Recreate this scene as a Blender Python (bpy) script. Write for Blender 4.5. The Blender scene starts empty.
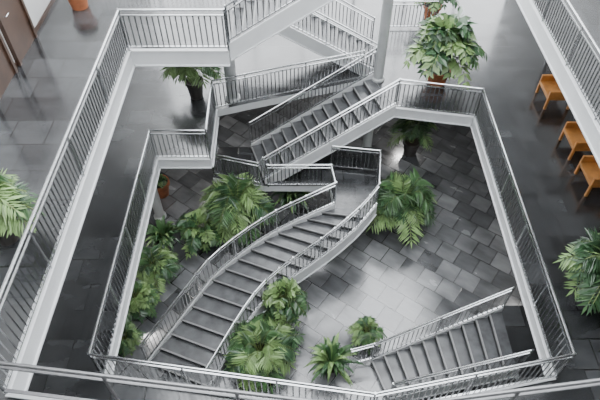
import bpy, math, random
from mathutils import Vector, Matrix
from mathutils.geometry import tessellate_polygon
random.seed(7)
S = bpy.context.scene

# ------------------------------------------------------------------ materials
def pmat(name, col, rough=0.5, metal=0.0, var=0.0, scale=6.0, spec=0.5, bump=0.0):
    m = bpy.data.materials.new(name); m.use_nodes = True
    nt = m.node_tree; b = nt.nodes['Principled BSDF']
    b.inputs['Roughness'].default_value = rough
    b.inputs['Metallic'].default_value = metal
    b.inputs['Specular IOR Level'].default_value = spec
    tc = nt.nodes.new('ShaderNodeTexCoord')
    n = nt.nodes.new('ShaderNodeTexNoise'); n.inputs['Scale'].default_value = scale
    n.inputs['Detail'].default_value = 4
    nt.links.new(tc.outputs['Object'], n.inputs['Vector'])
    r = nt.nodes.new('ShaderNodeValToRGB')
    r.color_ramp.elements[0].position = 0.3; r.color_ramp.elements[1].position = 0.7
    r.color_ramp.elements[0].color = (*[max(0, c*(1-var)) for c in col], 1)
    r.color_ramp.elements[1].color = (*[min(1, c*(1+var)) for c in col], 1)
    nt.links.new(n.outputs['Fac'], r.inputs['Fac'])
    nt.links.new(r.outputs['Color'], b.inputs['Base Color'])
    if bump:
        bp = nt.nodes.new('ShaderNodeBump'); bp.inputs['Strength'].default_value = bump
        nt.links.new(n.outputs['Fac'], bp.inputs['Height'])
        nt.links.new(bp.outputs['Normal'], b.inputs['Normal'])
    return m

def slate(name, c1, c2, mortar, size, rot, rough0, rough1, spec=0.7, w=1.0, off=0.5, coat=0.4):
    m = bpy.data.materials.new(name); m.use_nodes = True
    nt = m.node_tree; L = nt.links; b = nt.nodes['Principled BSDF']
    tc = nt.nodes.new('ShaderNodeTexCoord')
    mp = nt.nodes.new('ShaderNodeMapping'); mp.inputs['Rotation'].default_value = (0, 0, math.radians(rot))
    L.new(tc.outputs['Object'], mp.inputs['Vector'])
    br = nt.nodes.new('ShaderNodeTexBrick')
    br.offset = off
    br.inputs['Color1'].default_value = (*c1, 1); br.inputs['Color2'].default_value = (*c2, 1)
    br.inputs['Mortar'].default_value = (*mortar, 1)
    br.inputs['Scale'].default_value = 1.0
    br.inputs['Mortar Size'].default_value = 0.012
    br.inputs['Mortar Smooth'].default_value = 0.0
    br.inputs['Brick Width'].default_value = size*w
    br.inputs['Row Height'].default_value = size
    L.new(mp.outputs['Vector'], br.inputs['Vector'])
    st = nt.nodes.new('ShaderNodeMapping'); st.inputs['Scale'].default_value = (0.7, 1.6, 1)
    L.new(mp.outputs['Vector'], st.inputs['Vector'])
    n = nt.nodes.new('ShaderNodeTexNoise'); n.inputs['Scale'].default_value = 1.6; n.inputs['Detail'].default_value = 7
    L.new(st.outputs['Vector'], n.inputs['Vector'])
    mr = nt.nodes.new('ShaderNodeMapRange'); mr.inputs[1].default_value = 0.3; mr.inputs[2].default_value = 0.7
    mr.inputs[3].default_value = 0.65; mr.inputs[4].default_value = 1.35
    L.new(n.outputs['Fac'], mr.inputs[0])
    mx = nt.nodes.new('ShaderNodeVectorMath'); mx.operation = 'SCALE'
    L.new(br.outputs['Color'], mx.inputs[0]); L.new(mr.outputs[0], mx.inputs['Scale'])
    L.new(mx.outputs[0], b.inputs['Base Color'])
    rr = nt.nodes.new('ShaderNodeMapRange'); rr.inputs[1].default_value = 0.3; rr.inputs[2].default_value = 0.7
    rr.inputs[3].default_value = rough0; rr.inputs[4].default_value = rough1
    L.new(n.outputs['Fac'], rr.inputs[0]); L.new(rr.outputs[0], b.inputs['Roughness'])
    b.inputs['Specular IOR Level'].default_value = spec
    b.inputs['IOR'].default_value = 1.6
    b.inputs['Coat Weight'].default_value = coat
    b.inputs['Coat Roughness'].default_value = 0.12
    bp = nt.nodes.new('ShaderNodeBump'); bp.inputs['Strength'].default_value = 0.25; bp.inputs['Distance'].default_value = 0.01
    L.new(br.outputs['Fac'], bp.inputs['Height']); bp.invert = True
    bp2 = nt.nodes.new('ShaderNodeBump'); bp2.inputs['Strength'].default_value = 0.06; bp2.inputs['Distance'].default_value = 0.02
    L.new(n.outputs['Fac'], bp2.inputs['Height']); L.new(bp.outputs['Normal'], bp2.inputs['Normal'])
    L.new(bp2.outputs['Normal'], b.inputs['Normal'])
    return m

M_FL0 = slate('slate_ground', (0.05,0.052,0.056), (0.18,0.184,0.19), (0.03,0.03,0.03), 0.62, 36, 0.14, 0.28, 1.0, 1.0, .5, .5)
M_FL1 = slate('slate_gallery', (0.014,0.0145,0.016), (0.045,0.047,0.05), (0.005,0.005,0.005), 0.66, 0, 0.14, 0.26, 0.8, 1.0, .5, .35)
M_TREAD = pmat('tread_slate', (0.07,0.072,0.076), 0.26, 0, 0.3, 4, 0.9)
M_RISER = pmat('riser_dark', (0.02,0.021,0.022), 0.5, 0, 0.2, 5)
M_NOSE = pmat('tread_nosing', (0.2,0.2,0.2), 0.4, 0.2, 0.1, 8)
M_WHITE = pmat('painted_steel_white', (0.58,0.59,0.6), 0.4, 0, 0.04, 3)
M_STEEL = pmat('brushed_steel', (0.56,0.57,0.58), 0.2, 0.95, 0.1, 20)
M_BAL = pmat('baluster_steel', (0.32,0.325,0.33), 0.25, 0.9, 0.1, 20)
M_DARKSTEEL = pmat('dark_steel', (0.2,0.2,0.205), 0.35, 0.9, 0.1, 20)
M_COL = pmat('column_grey', (0.4,0.41,0.41), 0.45, 0, 0.08, 3)
M_WALL = pmat('wall_plaster', (0.45,0.45,0.445), 0.7, 0, 0.04, 2)
M_WOOD = pmat('warm_wood', (0.42,0.18,0.045), 0.4, 0, 0.25, 4)
M_WOODD = pmat('brown_wood', (0.05,0.026,0.016), 0.4, 0, 0.2, 4)
M_LEAF = pmat('leaf_green', (0.045,0.1,0.035), 0.4, 0, 0.5, 3, 0.5)
M_LEAF2 = pmat('leaf_green_light', (0.15,0.24,0.085), 0.4, 0, 0.4, 3, 0.5)
M_LEAF3 = pmat('leaf_green_deep', (0.03,0.075,0.03), 0.35, 0, 0.4, 3, 0.6)
M_STEM = pmat('stem_green', (0.12,0.16,0.05), 0.6, 0, 0.2, 6)
M_SOIL = pmat('soil', (0.03,0.02,0.014), 0.9, 0, 0.4, 20)
M_POTD = pmat('pot_dark', (0.04,0.035,0.032), 0.45, 0, 0.2, 6)
M_POTT = pmat('pot_terracotta', (0.3,0.1,0.04), 0.6, 0, 0.25, 6)
M_FILL = bpy.data.materials.new('fill_diffuser'); M_FILL.use_nodes=True  # glowing disc of the added ground-floor fill lamps
_b=M_FILL.node_tree.nodes['Principled BSDF']; _b.inputs['Emission Color'].default_value=(1,.97,.93,1); _b.inputs['Emission Strength'].default_value=3

# ------------------------------------------------------------------ mesh builder
class MB:
    def __init__(s, mats): s.v=[]; s.f=[]; s.m=[]; s.mats=mats
    def add(s, vs, fs, mi=0):
        o=len(s.v); s.v+= [tuple(v) for v in vs]
        for f in fs: s.f.append([i+o for i in f]); s.m.append(mi)
    def tube(s, a, b, r, n=6, mi=0, r2=None):
        a=Vector(a); b=Vector(b); d=b-a
        if d.length<1e-6: return
        r2 = r if r2 is None else r2
        d.normalize(); u = d.orthogonal().normalized(); w=d.cross(u)
        vs=[]
        for p,rr in ((a,r),(b,r2)):
            for i in range(n):
                t=2*math.pi*i/n+math.pi/n
                vs.append(p+u*math.cos(t)*rr+w*math.sin(t)*rr)
        fs=[[i,(i+1)%n,n+(i+1)%n,n+i] for i in range(n)]
        fs.append(list(range(n))[::-1]); fs.append(list(range(n,2*n)))
        s.add(vs,fs,mi)
    def beam(s, a, b, w, h, mi=0, top=True):
        a=Vector(a); b=Vector(b); d=Vector((b.x-a.x,b.y-a.y,0))
        if d.length<1e-6: return
        d.normalize(); sd=Vector((-d.y,d.x,0))*(w/2)
        z=Vector((0,0,-h)) if top else Vector((0,0,h))
        vs=[a-sd,a+sd,a+sd+z,a-sd+z,b-sd,b+sd,b+sd+z,b-sd+z]
        s.add(vs,[[0,1,2,3],[7,6,5,4],[0,4,5,1],[1,5,6,2],[2,6,7,3],[3,7,4,0]],mi)
    def box(s, x0,x1,y0,y1,z0,z1,mi=0):
        vs=[(x0,y0,z0),(x1,y0,z0),(x1,y1,z0),(x0,y1,z0),(x0,y0,z1),(x1,y0,z1),(x1,y1,z1),(x0,y1,z1)]
        s.add(vs,[[3,2,1,0],[4,5,6,7],[0,1,5,4],[1,2,6,5],[2,3,7,6],[3,0,4,7]],mi)
    def slab(s, outer, holes, zt, th, mt=0, ms=1, mb=1):
        loops=[outer]+holes
        pts=[p for l in loops for p in l]; n=len(pts)
        tr=tessellate_polygon([[Vector((p[0],p[1],0)) for p in l] for l in loops])
        vt=[(p[0],p[1],zt) for p in pts]; vb=[(p[0],p[1],zt-th) for p in pts]
        def up(t):
            a,b,c=[Vector((pts[i][0],pts[i][1],0)) for i in t]
            return list(t) if (b-a).cross(c-a).z>0 else list(t)[::-1]
        T=[up(t) for t in tr]
        s.add(vt,T,mt); s.add(vb,[t[::-1] for t in T],mb)
        for l in loops:
            k=len(l)
            for i in range(k):
                p=l[i]; q=l[(i+1)%k]
                s.add([(p[0],p[1],zt-th),(q[0],q[1],zt-th),(q[0],q[1],zt),(p[0],p[1],zt)],[[0,1,2,3]],ms)
    def lathe(s, c, prof, n=20, mi=0):
        vs=[];fs=[]
        for (r,z) in prof:
            for i in range(n):
                t=2*math.pi*i/n; vs.append((c[0]+r*math.cos(t),c[1]+r*math.sin(t),c[2]+z))
        for j in range(len(prof)-1):
            for i in range(n):
                fs.append([j*n+i,j*n+(i+1)%n,(j+1)*n+(i+1)%n,(j+1)*n+i])
        fs.append(list(range(n))[::-1]); fs.append([(len(prof)-1)*n+i for i in range(n)])
        s.add(vs,fs,mi)
    def obj(s, name, parent=None, smooth=False):
        me=bpy.data.meshes.new(name); me.from_pydata(s.v,[],s.f)
        for m in s.mats: me.materials.append(m)
        for i,p in enumerate(me.polygons): p.material_index=s.m[i]; p.use_smooth=smooth
        me.update()
        o=bpy.data.objects.new(name,me); S.collection.objects.link(o)
        if parent: o.parent=parent
        return o
def empty(name, loc=(0,0,0)):
    e=bpy.data.objects.new(name,None); S.collection.objects.link(e); return e

# ------------------------------------------------------------------ railing
def rail_into(mb, path, h=1.0, pitch=0.115, bal=True, r=0.026):
    P=[Vector(p) for p in path]; Z=Vector((0,0,1))
    acc=0.0
    for a,b in zip(P[:-1],P[1:]):
        mb.tube(a+Z*h,b+Z*h,r,8,0)
        mb.beam(a+Z*(h-0.11),b+Z*(h-0.11),0.03,0.022,0)
        mb.beam(a+Z*0.09,b+Z*0.09,0.04,0.025,0)
        d=b-a; hl=Vector((d.x,d.y)).length
        if bal:
            n=max(1,int(hl/pitch))
            for i in range(n):
                p=a+d*((i+0.5)/n)
                mb.tube(p+Z*0.07,p+Z*(h-0.115),0.0145,4,1)
        if hl>1.0:
            k=max(1,int(round(hl/1.7)))
            for i in range(k+1):
                p=a+d*(i/k); mb.tube(p-Z*0.02,p+Z*h,0.021,6,0)
            acc=0
        else:
            acc+=hl
            if acc>1.3 : mb.tube(b-Z*0.02,b+Z*h,0.021,6,0); acc=0
    for p in (P[0],P[-1]): mb.tube(p-Z*0.02,p+Z*h,0.021,6,0)
    for p in P: mb.tube(p+Z*(h-0.027),p+Z*(h+0.027),r,8,0)
def railing(name, path, parent=None, mats=None, **k):
    mb=MB(mats or [M_STEEL,M_BAL]); rail_into(mb,path,**k); return mb.obj(name,parent)

def samp(pl,t):
    P=[Vector(p) for p in pl]; ls=[(b-a).length for a,b in zip(P[:-1],P[1:])]; T=sum(ls)*t
    for a,b,l in zip(P[:-1],P[1:],ls):
        if T<=l+1e-9: return a+(b-a)*(T/l)
        T-=l
    return P[-1]

def smooth(pl,k=8):
    P=[Vector(p) for p in pl]; P=[P[0]*2-P[1]]+P+[P[-1]*2-P[-2]]; out=[]
    for i in range(1,len(P)-2):
        p0,p1,p2,p3=P[i-1:i+3]
        for j in range(k):
            t=j/k
            q=0.5*((2*p1)+(p2-p0)*t+(2*p0-5*p1+4*p2-p3)*t*t+(3*p1-p0-3*p2+p3)*t**3)
            out.append((q.x,q.y))
    out.append((P[-2].x,P[-2].y)); return out

def flight(name, Lp, Rp, z0, z1, n, depth=0.28, rails='LR', railh=1.0, extL=None, extR=None):
    """Lp/Rp: plan polylines of the two edges from bottom to top."""
    e=empty(name); r=(z1-z0)/n
    st=MB([M_TREAD,M_RISER,M_NOSE])
    def pt(pl,t,z): p=samp(pl,t); return Vector((p.x,p.y,z))
    for i in range(n):
        a0=pt(Lp,i/n,0); b0=pt(Rp,i/n,0); a1=pt(Lp,(i+1)/n,0); b1=pt(Rp,(i+1)/n,0)
        z=z0+(i+1)*r; zb=z-0.05
        Z=lambda p,zz: Vector((p.x,p.y,zz))
        st.add([Z(a0,zb),Z(b0,zb),Z(b1,zb),Z(a1,zb),Z(a0,z),Z(b0,z),Z(b1,z),Z(a1,z)],
               [[3,2,1,0],[4,5,6,7],[0,1,5,4],[1,2,6,5],[2,3,7,6],[3,0,4,7]],0)
        f=min(0.14,0.03/max(0.1,((a1+b1)/2-(a0+b0)/2).length))
        c0=a0.lerp(a1,f); d0=b0.lerp(b1,f)
        ab=(a0-a1)*0.04; bb=(b0-b1)*0.04
        st.add([Z(a0+ab,z-.045),Z(b0+bb,z-.045),Z(d0,z-.045),Z(c0,z-.045),Z(a0+ab,z+.004),Z(b0+bb,z+.004),Z(d0,z+.004),Z(c0,z+.004)],
               [[3,2,1,0],[4,5,6,7],[0,1,5,4],[1,2,6,5],[2,3,7,6],[3,0,4,7]],2)
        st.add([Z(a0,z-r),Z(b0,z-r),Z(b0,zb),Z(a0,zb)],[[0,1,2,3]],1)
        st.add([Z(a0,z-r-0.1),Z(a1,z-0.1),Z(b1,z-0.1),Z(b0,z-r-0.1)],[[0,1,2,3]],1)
    st.obj('treads',e)
    sg=MB([M_WHITE,M_STEEL])
    K=max(1,n)
    for pl in (Lp,Rp):
        for i in range(K):
            a=pt(pl,i/K,z0+(z1-z0)*i/K+0.19); b=pt(pl,(i+1)/K,z0+(z1-z0)*(i+1)/K+0.19)
            sg.beam(a,b,0.05,depth+.12,0)
            sg.beam(a-Vector((0,0,depth+.119)),b-Vector((0,0,depth+.119)),0.11,0.03,0)
    sg.obj('stringers',e)
    def lift(pl): 
        return [pt(pl,i/K,z0+(z1-z0)*i/K+0.19) for i in range(K+1)]
    for side,pl,ext in (('L',Lp,extL),('R',Rp,extR)):
        if side in rails:
            mb=MB([M_STEEL,M_BAL])
            P=lift(pl); Q=[P[0]]
            for j in range(1,len(P)-1):
                if (P[j]-P[j-1]).angle(P[j+1]-P[j])>0.012: Q.append(P[j])
            Q.append(P[-1])
            path=Q
            if ext: path=list(ext[0])+Q+list(ext[1])
            rail_into(mb,path,h=railh-0.1)
            mb.obj('railing_'+('left' if side=='L' else 'right'),e)
    return e

# ------------------------------------------------------------------ room shell
Z1,Z2=3.6,7.2
Y2=10.15
XL,XR,YN,YF=-5.9,8.1,-2.6,20.0
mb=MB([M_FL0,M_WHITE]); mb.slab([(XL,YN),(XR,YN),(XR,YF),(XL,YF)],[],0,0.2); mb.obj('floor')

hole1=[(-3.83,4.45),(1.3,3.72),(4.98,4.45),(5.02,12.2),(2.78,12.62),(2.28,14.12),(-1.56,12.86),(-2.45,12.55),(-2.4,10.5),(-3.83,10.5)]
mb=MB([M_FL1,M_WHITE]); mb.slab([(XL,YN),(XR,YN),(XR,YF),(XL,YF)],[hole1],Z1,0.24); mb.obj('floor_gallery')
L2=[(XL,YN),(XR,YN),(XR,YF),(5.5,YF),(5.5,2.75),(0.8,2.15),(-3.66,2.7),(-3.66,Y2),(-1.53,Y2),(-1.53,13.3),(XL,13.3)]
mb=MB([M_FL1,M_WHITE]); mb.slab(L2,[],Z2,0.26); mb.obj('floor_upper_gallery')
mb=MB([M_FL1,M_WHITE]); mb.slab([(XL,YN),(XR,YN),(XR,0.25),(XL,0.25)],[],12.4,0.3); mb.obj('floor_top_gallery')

def fascia(name,paths,z,h=0.42):
    mb=MB([M_WHITE])
    for path in paths:
        for a,b in zip(path[:-1],path[1:]):
            A=(a[0],a[1],z+0.03);B=(b[0],b[1],z+0.03)
            mb.beam(A,B,0.05,h,0)
            mb.beam((a[0],a[1],z+0.03-h),(b[0],b[1],z+0.03-h),0.12,0.03,0)
            mb.beam((a[0],a[1],z+0.05),(b[0],b[1],z+0.05),0.09,0.03,0)
    return mb.obj(name)
fascia('trim_1',[hole1[7:]+hole1[:5]],Z1,.28)
fascia('trim_2',[[(5.5,YF-.1),(5.5,2.75),(0.8,2.15),(-3.66,2.7),(-3.66,Y2),(-1.53,Y2)],[(-1.53,11.75),(-1.53,13.3),(XL+.1,13.3)]],Z2,.34)

H1=[(p[0],p[1],Z1+0.05) for p in hole1]
railing('gallery_railing',[H1[8],H1[9],H1[0],H1[1],H1[2],H1[3],H1[4]])
railing('gallery_railing',[H1[8],H1[7],H1[6],(1.9,14.0,Z1+0.05)])
z=Z2+.05
railing('gallery_railing',[(-1.53,Y2,z),(-3.66,Y2,z),(-3.66,2.7,z)],h=.93)
railing('gallery_railing',[(-3.66,2.7,z),(0.8,2.15,z),(5.5,2.75,z)],bal=False,mats=[M_DARKSTEEL,M_DARKSTEEL],h=.93,r=.024)
railing('gallery_railing',[(5.5,2.75,z),(5.5,YF-.2,z)],h=.93)
railing('gallery_railing',[(-1.53,11.8,z),(-1.53,13.3,z),(XL+.2,13.3,z)],h=.93)
railing('gallery_railing',[(2.9,16.9,Z1+.02),(4.6,16.9,Z1+.02)])

# walls
mb=MB([M_WALL]); mb.box(XL-.2,XL,YN,YF,0,16.5); mb.obj('wall_left')
mb=MB([M_WALL]); mb.box(XR,XR+.2,YN,YF,0,16.5); mb.obj('wall_right')
mb=MB([M_WALL]); mb.box(XL-.2,XR+.2,YN-.2,YN,0,16.5); mb.obj('wall_front')
mb=MB([M_WALL]); mb.box(XL-.2,XR+.2,YF,YF+.2,0,3.6); mb.obj('wall_back')
mb=MB([M_WHITE])
for i in range(8):
    x=XL+(XR-XL)*i/7; mb.box(x-.04,x+.04,YF,YF+.12,3.6,16.5)
for zz in (3.65,6.0,8.5,11,13.5,16.4): mb.box(XL,XR,YF+.02,YF+.1,zz-.04,zz+.04)
mb.obj('window_1')
mb=MB([M_WHITE])
for i in range(7):
    x=XL+(XR-XL)*i/6; mb.box(x-.06,x+.06,YN,YF,16.5,16.75)
for i in range(10):
    y=YN+(YF-YN)*i/9; mb.box(XL,XR,y-.05,y+.05,16.52,16.7)
mb.obj('skylight')
for nm,x,w in (('baseboard_left',XL,1),('baseboard_right',XR,-1)):
    mb=MB([M_WOODD])
    for zz in (0,Z1,Z2): mb.box(min(x,x+.025*w),max(x,x+.025*w),YN,YF if zz<Z2 or w<0 else 13.3,zz,zz+.1)
    mb.obj(nm)

# unseen round fill lamps, added under the gallery slab to brighten the ground floor 
for (x,y) in ((4.5,17.5),(0.5,17.0),(-3.4,14.5),(-5.2,9.0),(7.4,9.5)):
    e=empty('added_fill_light')
    mb=MB([M_WHITE]); mb.lathe((x,y,Z1-.32),[(.3,0.0),(.32,.02),(.32,.079)],24); mb.obj('fill_housing',e)
    mb=MB([M_FILL]); mb.lathe((x,y,Z1-.335),[(.24,0),(.27,.014)],24); mb.obj('fill_disc',e)
    ld=bpy.data.lights.new('fill_lamp','AREA'); ld.shape='DISK'; ld.size=.5; ld.energy=40; ld.color=(1,.98,.95)
    lo=bpy.data.objects.new('fill_lamp',ld); S.collection.objects.link(lo); lo.location=(x,y,Z1-.36); lo.parent=e

def door(name,x,y,z,w,h,side,mat):
    e=empty(name); s=1 if side=='L' else -1
    def bx(nm,a,b,y0,y1,z0,z1,m):
        mb=MB([m]); mb.box(min(x+a*s,x+b*s),max(x+a*s,x+b*s),y0,y1,z0,z1); mb.obj(nm,e)
    fr=M_WOODD if side=='L' else M_WHITE
    bx('leaf',0.0,.05,y-w/2,y+w/2,z,z+h,mat)
    bx('jamb_1',0,.09,y-w/2-.08,y-w/2,z,z+h+.08,fr); bx('jamb_2',0,.09,y+w/2,y+w/2+.08,z,z+h+.08,fr)
    bx('head',0,.09,y-w/2,y+w/2,z+h,z+h+.08,fr)
    mb=MB([M_STEEL]); mb.tube((x+.1*s,y-w/2+.12,z+1),(x+.1*s,y-w/2+.26,z+1),.012,8); mb.tube((x+.04*s,y-w/2+.13,z+1),(x+.1*s,y-w/2+.13,z+1),.012,8); mb.obj('handle',e)
door('door_1',XL,10.2,Z2,0.95,2.1,'L',M_WOODD)
door('door_2',XL,8.9,Z2,0.95,2.1,'L',M_WOODD)
door('door_3',XR,12.0,Z1,0.95,2.1,'R',M_WALL)
door('door_4',XR,14.7,Z1,0.95,2.1,'R',M_WOODD)
door('door_5',XR,8.7,Z1,0.95,2.1,'R',M_WOODD)

def chair(x,y,z,w=0.85,d=0.75,s=1):
    e=empty('wooden_armchair')
    def bx(nm,x0,x1,y0,y1,z0,z1):
        mb=MB([M_WOOD]); mb.box(x0,x1,y0,y1,z0,z1); o=mb.obj(nm,e)
        bv=o.modifiers.new('b','BEVEL'); bv.width=.012; bv.segments=2
    bx('seat',x-d/2,x+d/2,y-w/2,y+w/2,z+.34,z+.44)
    bk=(x+d/2-.06,x+d/2) if s>0 else (x-d/2,x-d/2+.06)
    bx('back',bk[0],bk[1],y-w/2,y+w/2,z+.44,z+.9)
    ar=(x-d/2,x+d/2-.06) if s>0 else (x-d/2+.06,x+d/2)
    for i,yy in enumerate((y-w/2,y+w/2-.07)):
        bx('arm_%d'%(i+1),ar[0],ar[1],yy,yy+.07,z+.44,z+.64)
        for j,xx in enumerate((x-d/2,x+d/2-.07)):
            bx('leg_%d'%(i*2+j+1),xx,xx+.07,yy,yy+.07,z,z+.34)
chair(7.5,13.0,Z1); chair(7.55,10.9,Z1); chair(7.55,9.6,Z1)

# ------------------------------------------------------------------ stairs
flight('staircase',[(-1.56,12.82),(2.28,14.1)],[(-1.06,11.3),(2.78,12.57)],1.8,3.6,12,
       extL=([],[]),extR=([(-2.62,12.75,1.85),(-2.62,11.62,1.85),(-1.2,11.22,1.85)],[]))
land=[(-2.66,11.55),(-1.06,11.2),(0.9,11.2),(1.0,10.33),(2.2,10.3),(2.42,11.8),(2.3,12.9),(-2.66,12.9)]
mb=MB([M_FL1,M_WHITE]); mb.slab(land,[],1.8,0.24); mb.obj('stair_landing')
LB=smooth([(-4.05,6.37),(-2.95,7.88),(-2.25,8.72),(-0.83,9.65),(1.0,10.33)])
RB=smooth([(-2.34,5.7),(-1.3,7.4),(-0.55,8.15),(0.75,8.98),(1.62,9.65),(2.2,10.3)])
flight('staircase',LB,RB,0,1.8,15,extL=([],[(1.0,10.38,1.85),(0.9,11.15,1.85),(-0.95,11.15,1.85)]),
       extR=([],[(2.2,10.35,1.85),(2.38,11.75,1.85),(0.95,11.95,1.85)]))
flight('staircase',[(1.9,6.42),(5.1,7.05)],[(2.25,5.38),(5.1,5.45)],0,1.65,10,extL=([(1.3,6.3,.1)],[]),extR=([],[]))
mb=MB([M_FL1,M_WHITE]); mb.slab([(5.1,5.3),(8.05,5.3),(8.05,7.2),(5.1,7.2)],[],1.65,0.24); mb.obj('stair_landing')
flight('staircase',[(2.35,14.25),(-0.8,14.25)],[(2.35,15.75),(-0.8,15.75)],Z1,5.4,11,extL=([],[(-2.4,14.25,5.45)]),extR=([],[]))
mb=MB([M_FL1,M_WHITE]); mb.slab([(-2.5,14.15),(-0.8,14.15),(-0.8,15.85),(-2.5,15.85)],[],5.4,0.24); mb.obj('stair_landing')
flight('staircase',[(-1.5,11.7),(1.55,11.7)],[(-1.5,Y2+.04),(1.55,Y2+.04)],Z2,9.2,12,railh=.95)
mb=MB([M_FL1,M_WHITE]); mb.slab([(1.55,10.1),(3.2,10.1),(3.2,12),(1.55,12)],[],9.2,0.24); mb.obj('stair_landing')

def column(x,y,z0,z1,r=0.15):
    mb=MB([M_COL]); mb.lathe((x,y,z0),[(r*1.35,0),(r*1.35,.06),(r*1.1,.09),(r,.12),(r,z1-z0-.12),(r*1.1,z1-z0-.09),(r*1.3,z1-z0-.06),(r*1.3,z1-z0)],20)
    mb.obj('column',smooth=False)
column(-2.0,13.1,Z1,Z2-.26,.17)
column(2.42,13.9+.15,Z1,16.5,.15)
column(2.2,13.25,0,Z1-.24)
column(-4.6,11.5,0,Z1-.24)

# ------------------------------------------------------------------ plants
def plant(name,x,y,z,R,H,n,pot=None,potr=0.26,poth=0.42,kind='palm',seed=0,trunk=0.0):
    rnd=random.Random(seed+int(x*97+y*31)); e=empty(name)
    mb=MB([pot,M_SOIL])
    mb.lathe((x,y,z),[(potr*.72,0),(potr*.95,poth*.8),(potr*1.08,poth*.82),(potr*1.08,poth),(potr*.93,poth),(potr*.9,poth-.04)],24,0)
    mb.lathe((x,y,z),[(potr*.9,poth-.05),(potr*.88,poth-.03)],24,1)
    mb.obj('pot',e); zt=z+poth-.03
    lf=MB([M_LEAF,M_LEAF2,M_STEM,M_LEAF3])
    base=Vector((x,y,zt))
    if trunk: 
        for k in range(3):
            a=rnd.uniform(0,6.28); q=base+Vector((math.cos(a)*.08,math.sin(a)*.08,0))
            lf.tube(q,q+Vector((math.cos(a)*.12,math.sin(a)*.12,trunk*rnd.uniform(.7,1))),.03,6,2,.02)
        base=base+Vector((0,0,trunk*.75))
    light=rnd.uniform(.25,.5)
    for i in range(n):
        az=2.399963*i+rnd.uniform(-.35,.35)
        q=(i+.5)/n
        reach=R*(0.35+0.65*math.sqrt(q))*rnd.uniform(.6,1.2)
        top=H*(1.0-0.55*q)*rnd.uniform(.75,1.1)
        droop=(0.15+0.5*q)*H*0.55
        d=Vector((math.cos(az),math.sin(az),0)); sd=Vector((-d.y,d.x,0))
        def pos(s): return base+d*(reach*(s**1.15))+Vector((0,0,top*math.sin(s*1.9)*0.98-droop*s*s*s))
        rr=rnd.random(); mi=1 if rr<light else (0 if rr<.75 else 3)
        if kind=='strap':
            # long arching sword leaves
            ns=7; wb=.05*R+.02; prev=None
            for j in range(ns+1):
                s=j/ns; c=pos(s); ww=wb*math.sin(math.pi*min(.99,.12+s*.87))
                cur=(c+sd*ww,c-Vector((0,0,ww*.4)),c-sd*ww)
                if prev: lf.add([*prev,*cur],[[0,1,4,3],[1,2,5,4]],mi)
                prev=cur
            continue
        ns=7; prev=pos(0)
        for j in range(1,ns+1):
            c=pos(j/ns); lf.tube(prev,c,.009,3,2); prev=c
        nl=12 if kind=='palm' else 6
        for j in range(nl):
            s=0.28+0.72*(j+1)/nl; c=pos(s); t=(pos(min(1,s)+.02)-pos(s-.02)).normalized()
            ll=(0.38 if kind=='palm' else 0.34)*R*(0.35+math.sin(math.pi*min(1,(s-.15)*1.05))*0.85)*rnd.uniform(.85,1.15)
            wd=(0.1 if kind=='palm' else 0.26)*ll
            for sg in (-1,1):
                dr=(sd*sg*0.85+t*0.6+Vector((0,0,-0.18+rnd.uniform(-.25,.2)))).normalized()
                up=t.cross(dr)*sg; pw=dr.cross(up).normalized()*wd
                m=c+dr*ll*.45; tip=c+dr*ll+Vector((0,0,-.12*ll))
                lf.add([c,m+pw,tip,m-pw],[[0,1,2],[0,2,3]],mi)
        tp=pos(1); t=(pos(1)-pos(.93)).normalized(); pw=sd*.03
        lf.add([tp,tp+t*.12+pw,tp+t*.28*R,tp+t*.12-pw],[[0,1,2,3]],mi)
    lf.obj('fronds',e)
plant('potted_palm',-3.1,13.2,Z1,0.98,1.0,28,M_POTD,.26,.6,'palm',1,.4)
plant('potted_ficus',4.2,13.9,Z1,1.1,1.4,66,M_POTT,.36,.5,'broad',2,.5)
plant('potted_ficus',4.6,17.6,Z1,.8,1.0,40,M_POTT,.3,.5,'broad',3,.3)
plant('potted_fern',6.3,6.35,Z1,1.0,1.1,40,M_POTD,.3,.5,'palm',4,.3)
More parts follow.
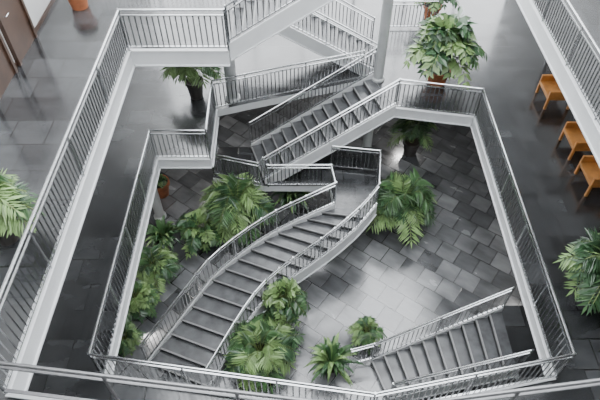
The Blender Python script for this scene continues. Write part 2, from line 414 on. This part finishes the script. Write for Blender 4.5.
plant('potted_fern',-4.5,5.15,Z2,0.7,.8,36,M_POTD,.22,.4,'palm',5,.2)
plant('potted_fern',-5.2,12.0,Z2,0.35,.3,20,M_POTT,.26,.45,'broad',6)
plant('potted_fern',-4.7,12.5,0,.35,.35,16,M_POTT,.32,.6,'broad',26)
plant('potted_palm',4.0,14.5,0,0.8,1.1,26,M_POTD,.3,.6,'palm',7,.4)
plant('potted_palm',3.2,11.2,0,1.15,1.3,42,M_POTD,.28,.5,'palm',8,.3)
plant('potted_dracaena',-0.3,11.9,0,.95,.9,50,M_POTD,.26,.4,'strap',9)
plant('potted_palm',-1.95,11.0,0,1.2,1.5,48,M_POTD,.28,.4,'palm',10,.4)
plant('potted_ficus',-3.0,10.4,0,.85,.9,34,M_POTD,.26,.4,'broad',11)
plant('potted_dracaena',-4.2,10.3,0,.8,.8,50,M_POTD,.26,.35,'strap',12)
plant('potted_fern',-4.3,9.2,0,.75,.7,26,M_POTD,.26,.35,'palm',13)
plant('potted_ficus',-4.6,8.1,0,.7,.7,34,M_POTD,.26,.35,'broad',14)
plant('potted_fern',-4.7,6.9,0,.5,.5,22,M_POTD,.18,.3,'palm',15)
plant('potted_ficus',-0.45,7.7,0,.65,1.1,40,M_POTD,.24,.45,'broad',16,.3)
plant('potted_palm',-1.05,6.5,0,1.05,.85,46,M_POTD,.28,.4,'palm',17)
plant('potted_dracaena',0.8,6.2,0,0.85,.85,54,M_POTD,.24,.4,'strap',18)
plant('potted_fern',1.8,7.1,0,.5,.5,24,M_POTD,.2,.35,'palm',19)

# ------------------------------------------------------------------ light
w=bpy.data.worlds.new('overcast_sky'); S.world=w; w.use_nodes=True
bg=w.node_tree.nodes['Background']; bg.inputs['Color'].default_value=(0.94,0.97,1.0,1); bg.inputs['Strength'].default_value=8.5

cam=bpy.data.cameras.new('camera'); co=bpy.data.objects.new('camera',cam); S.collection.objects.link(co)
co.location=(0,0,14.0); co.rotation_euler=(math.radians(41.1),0,0)
cam.lens=33; cam.sensor_width=36; cam.clip_end=200
S.camera=co
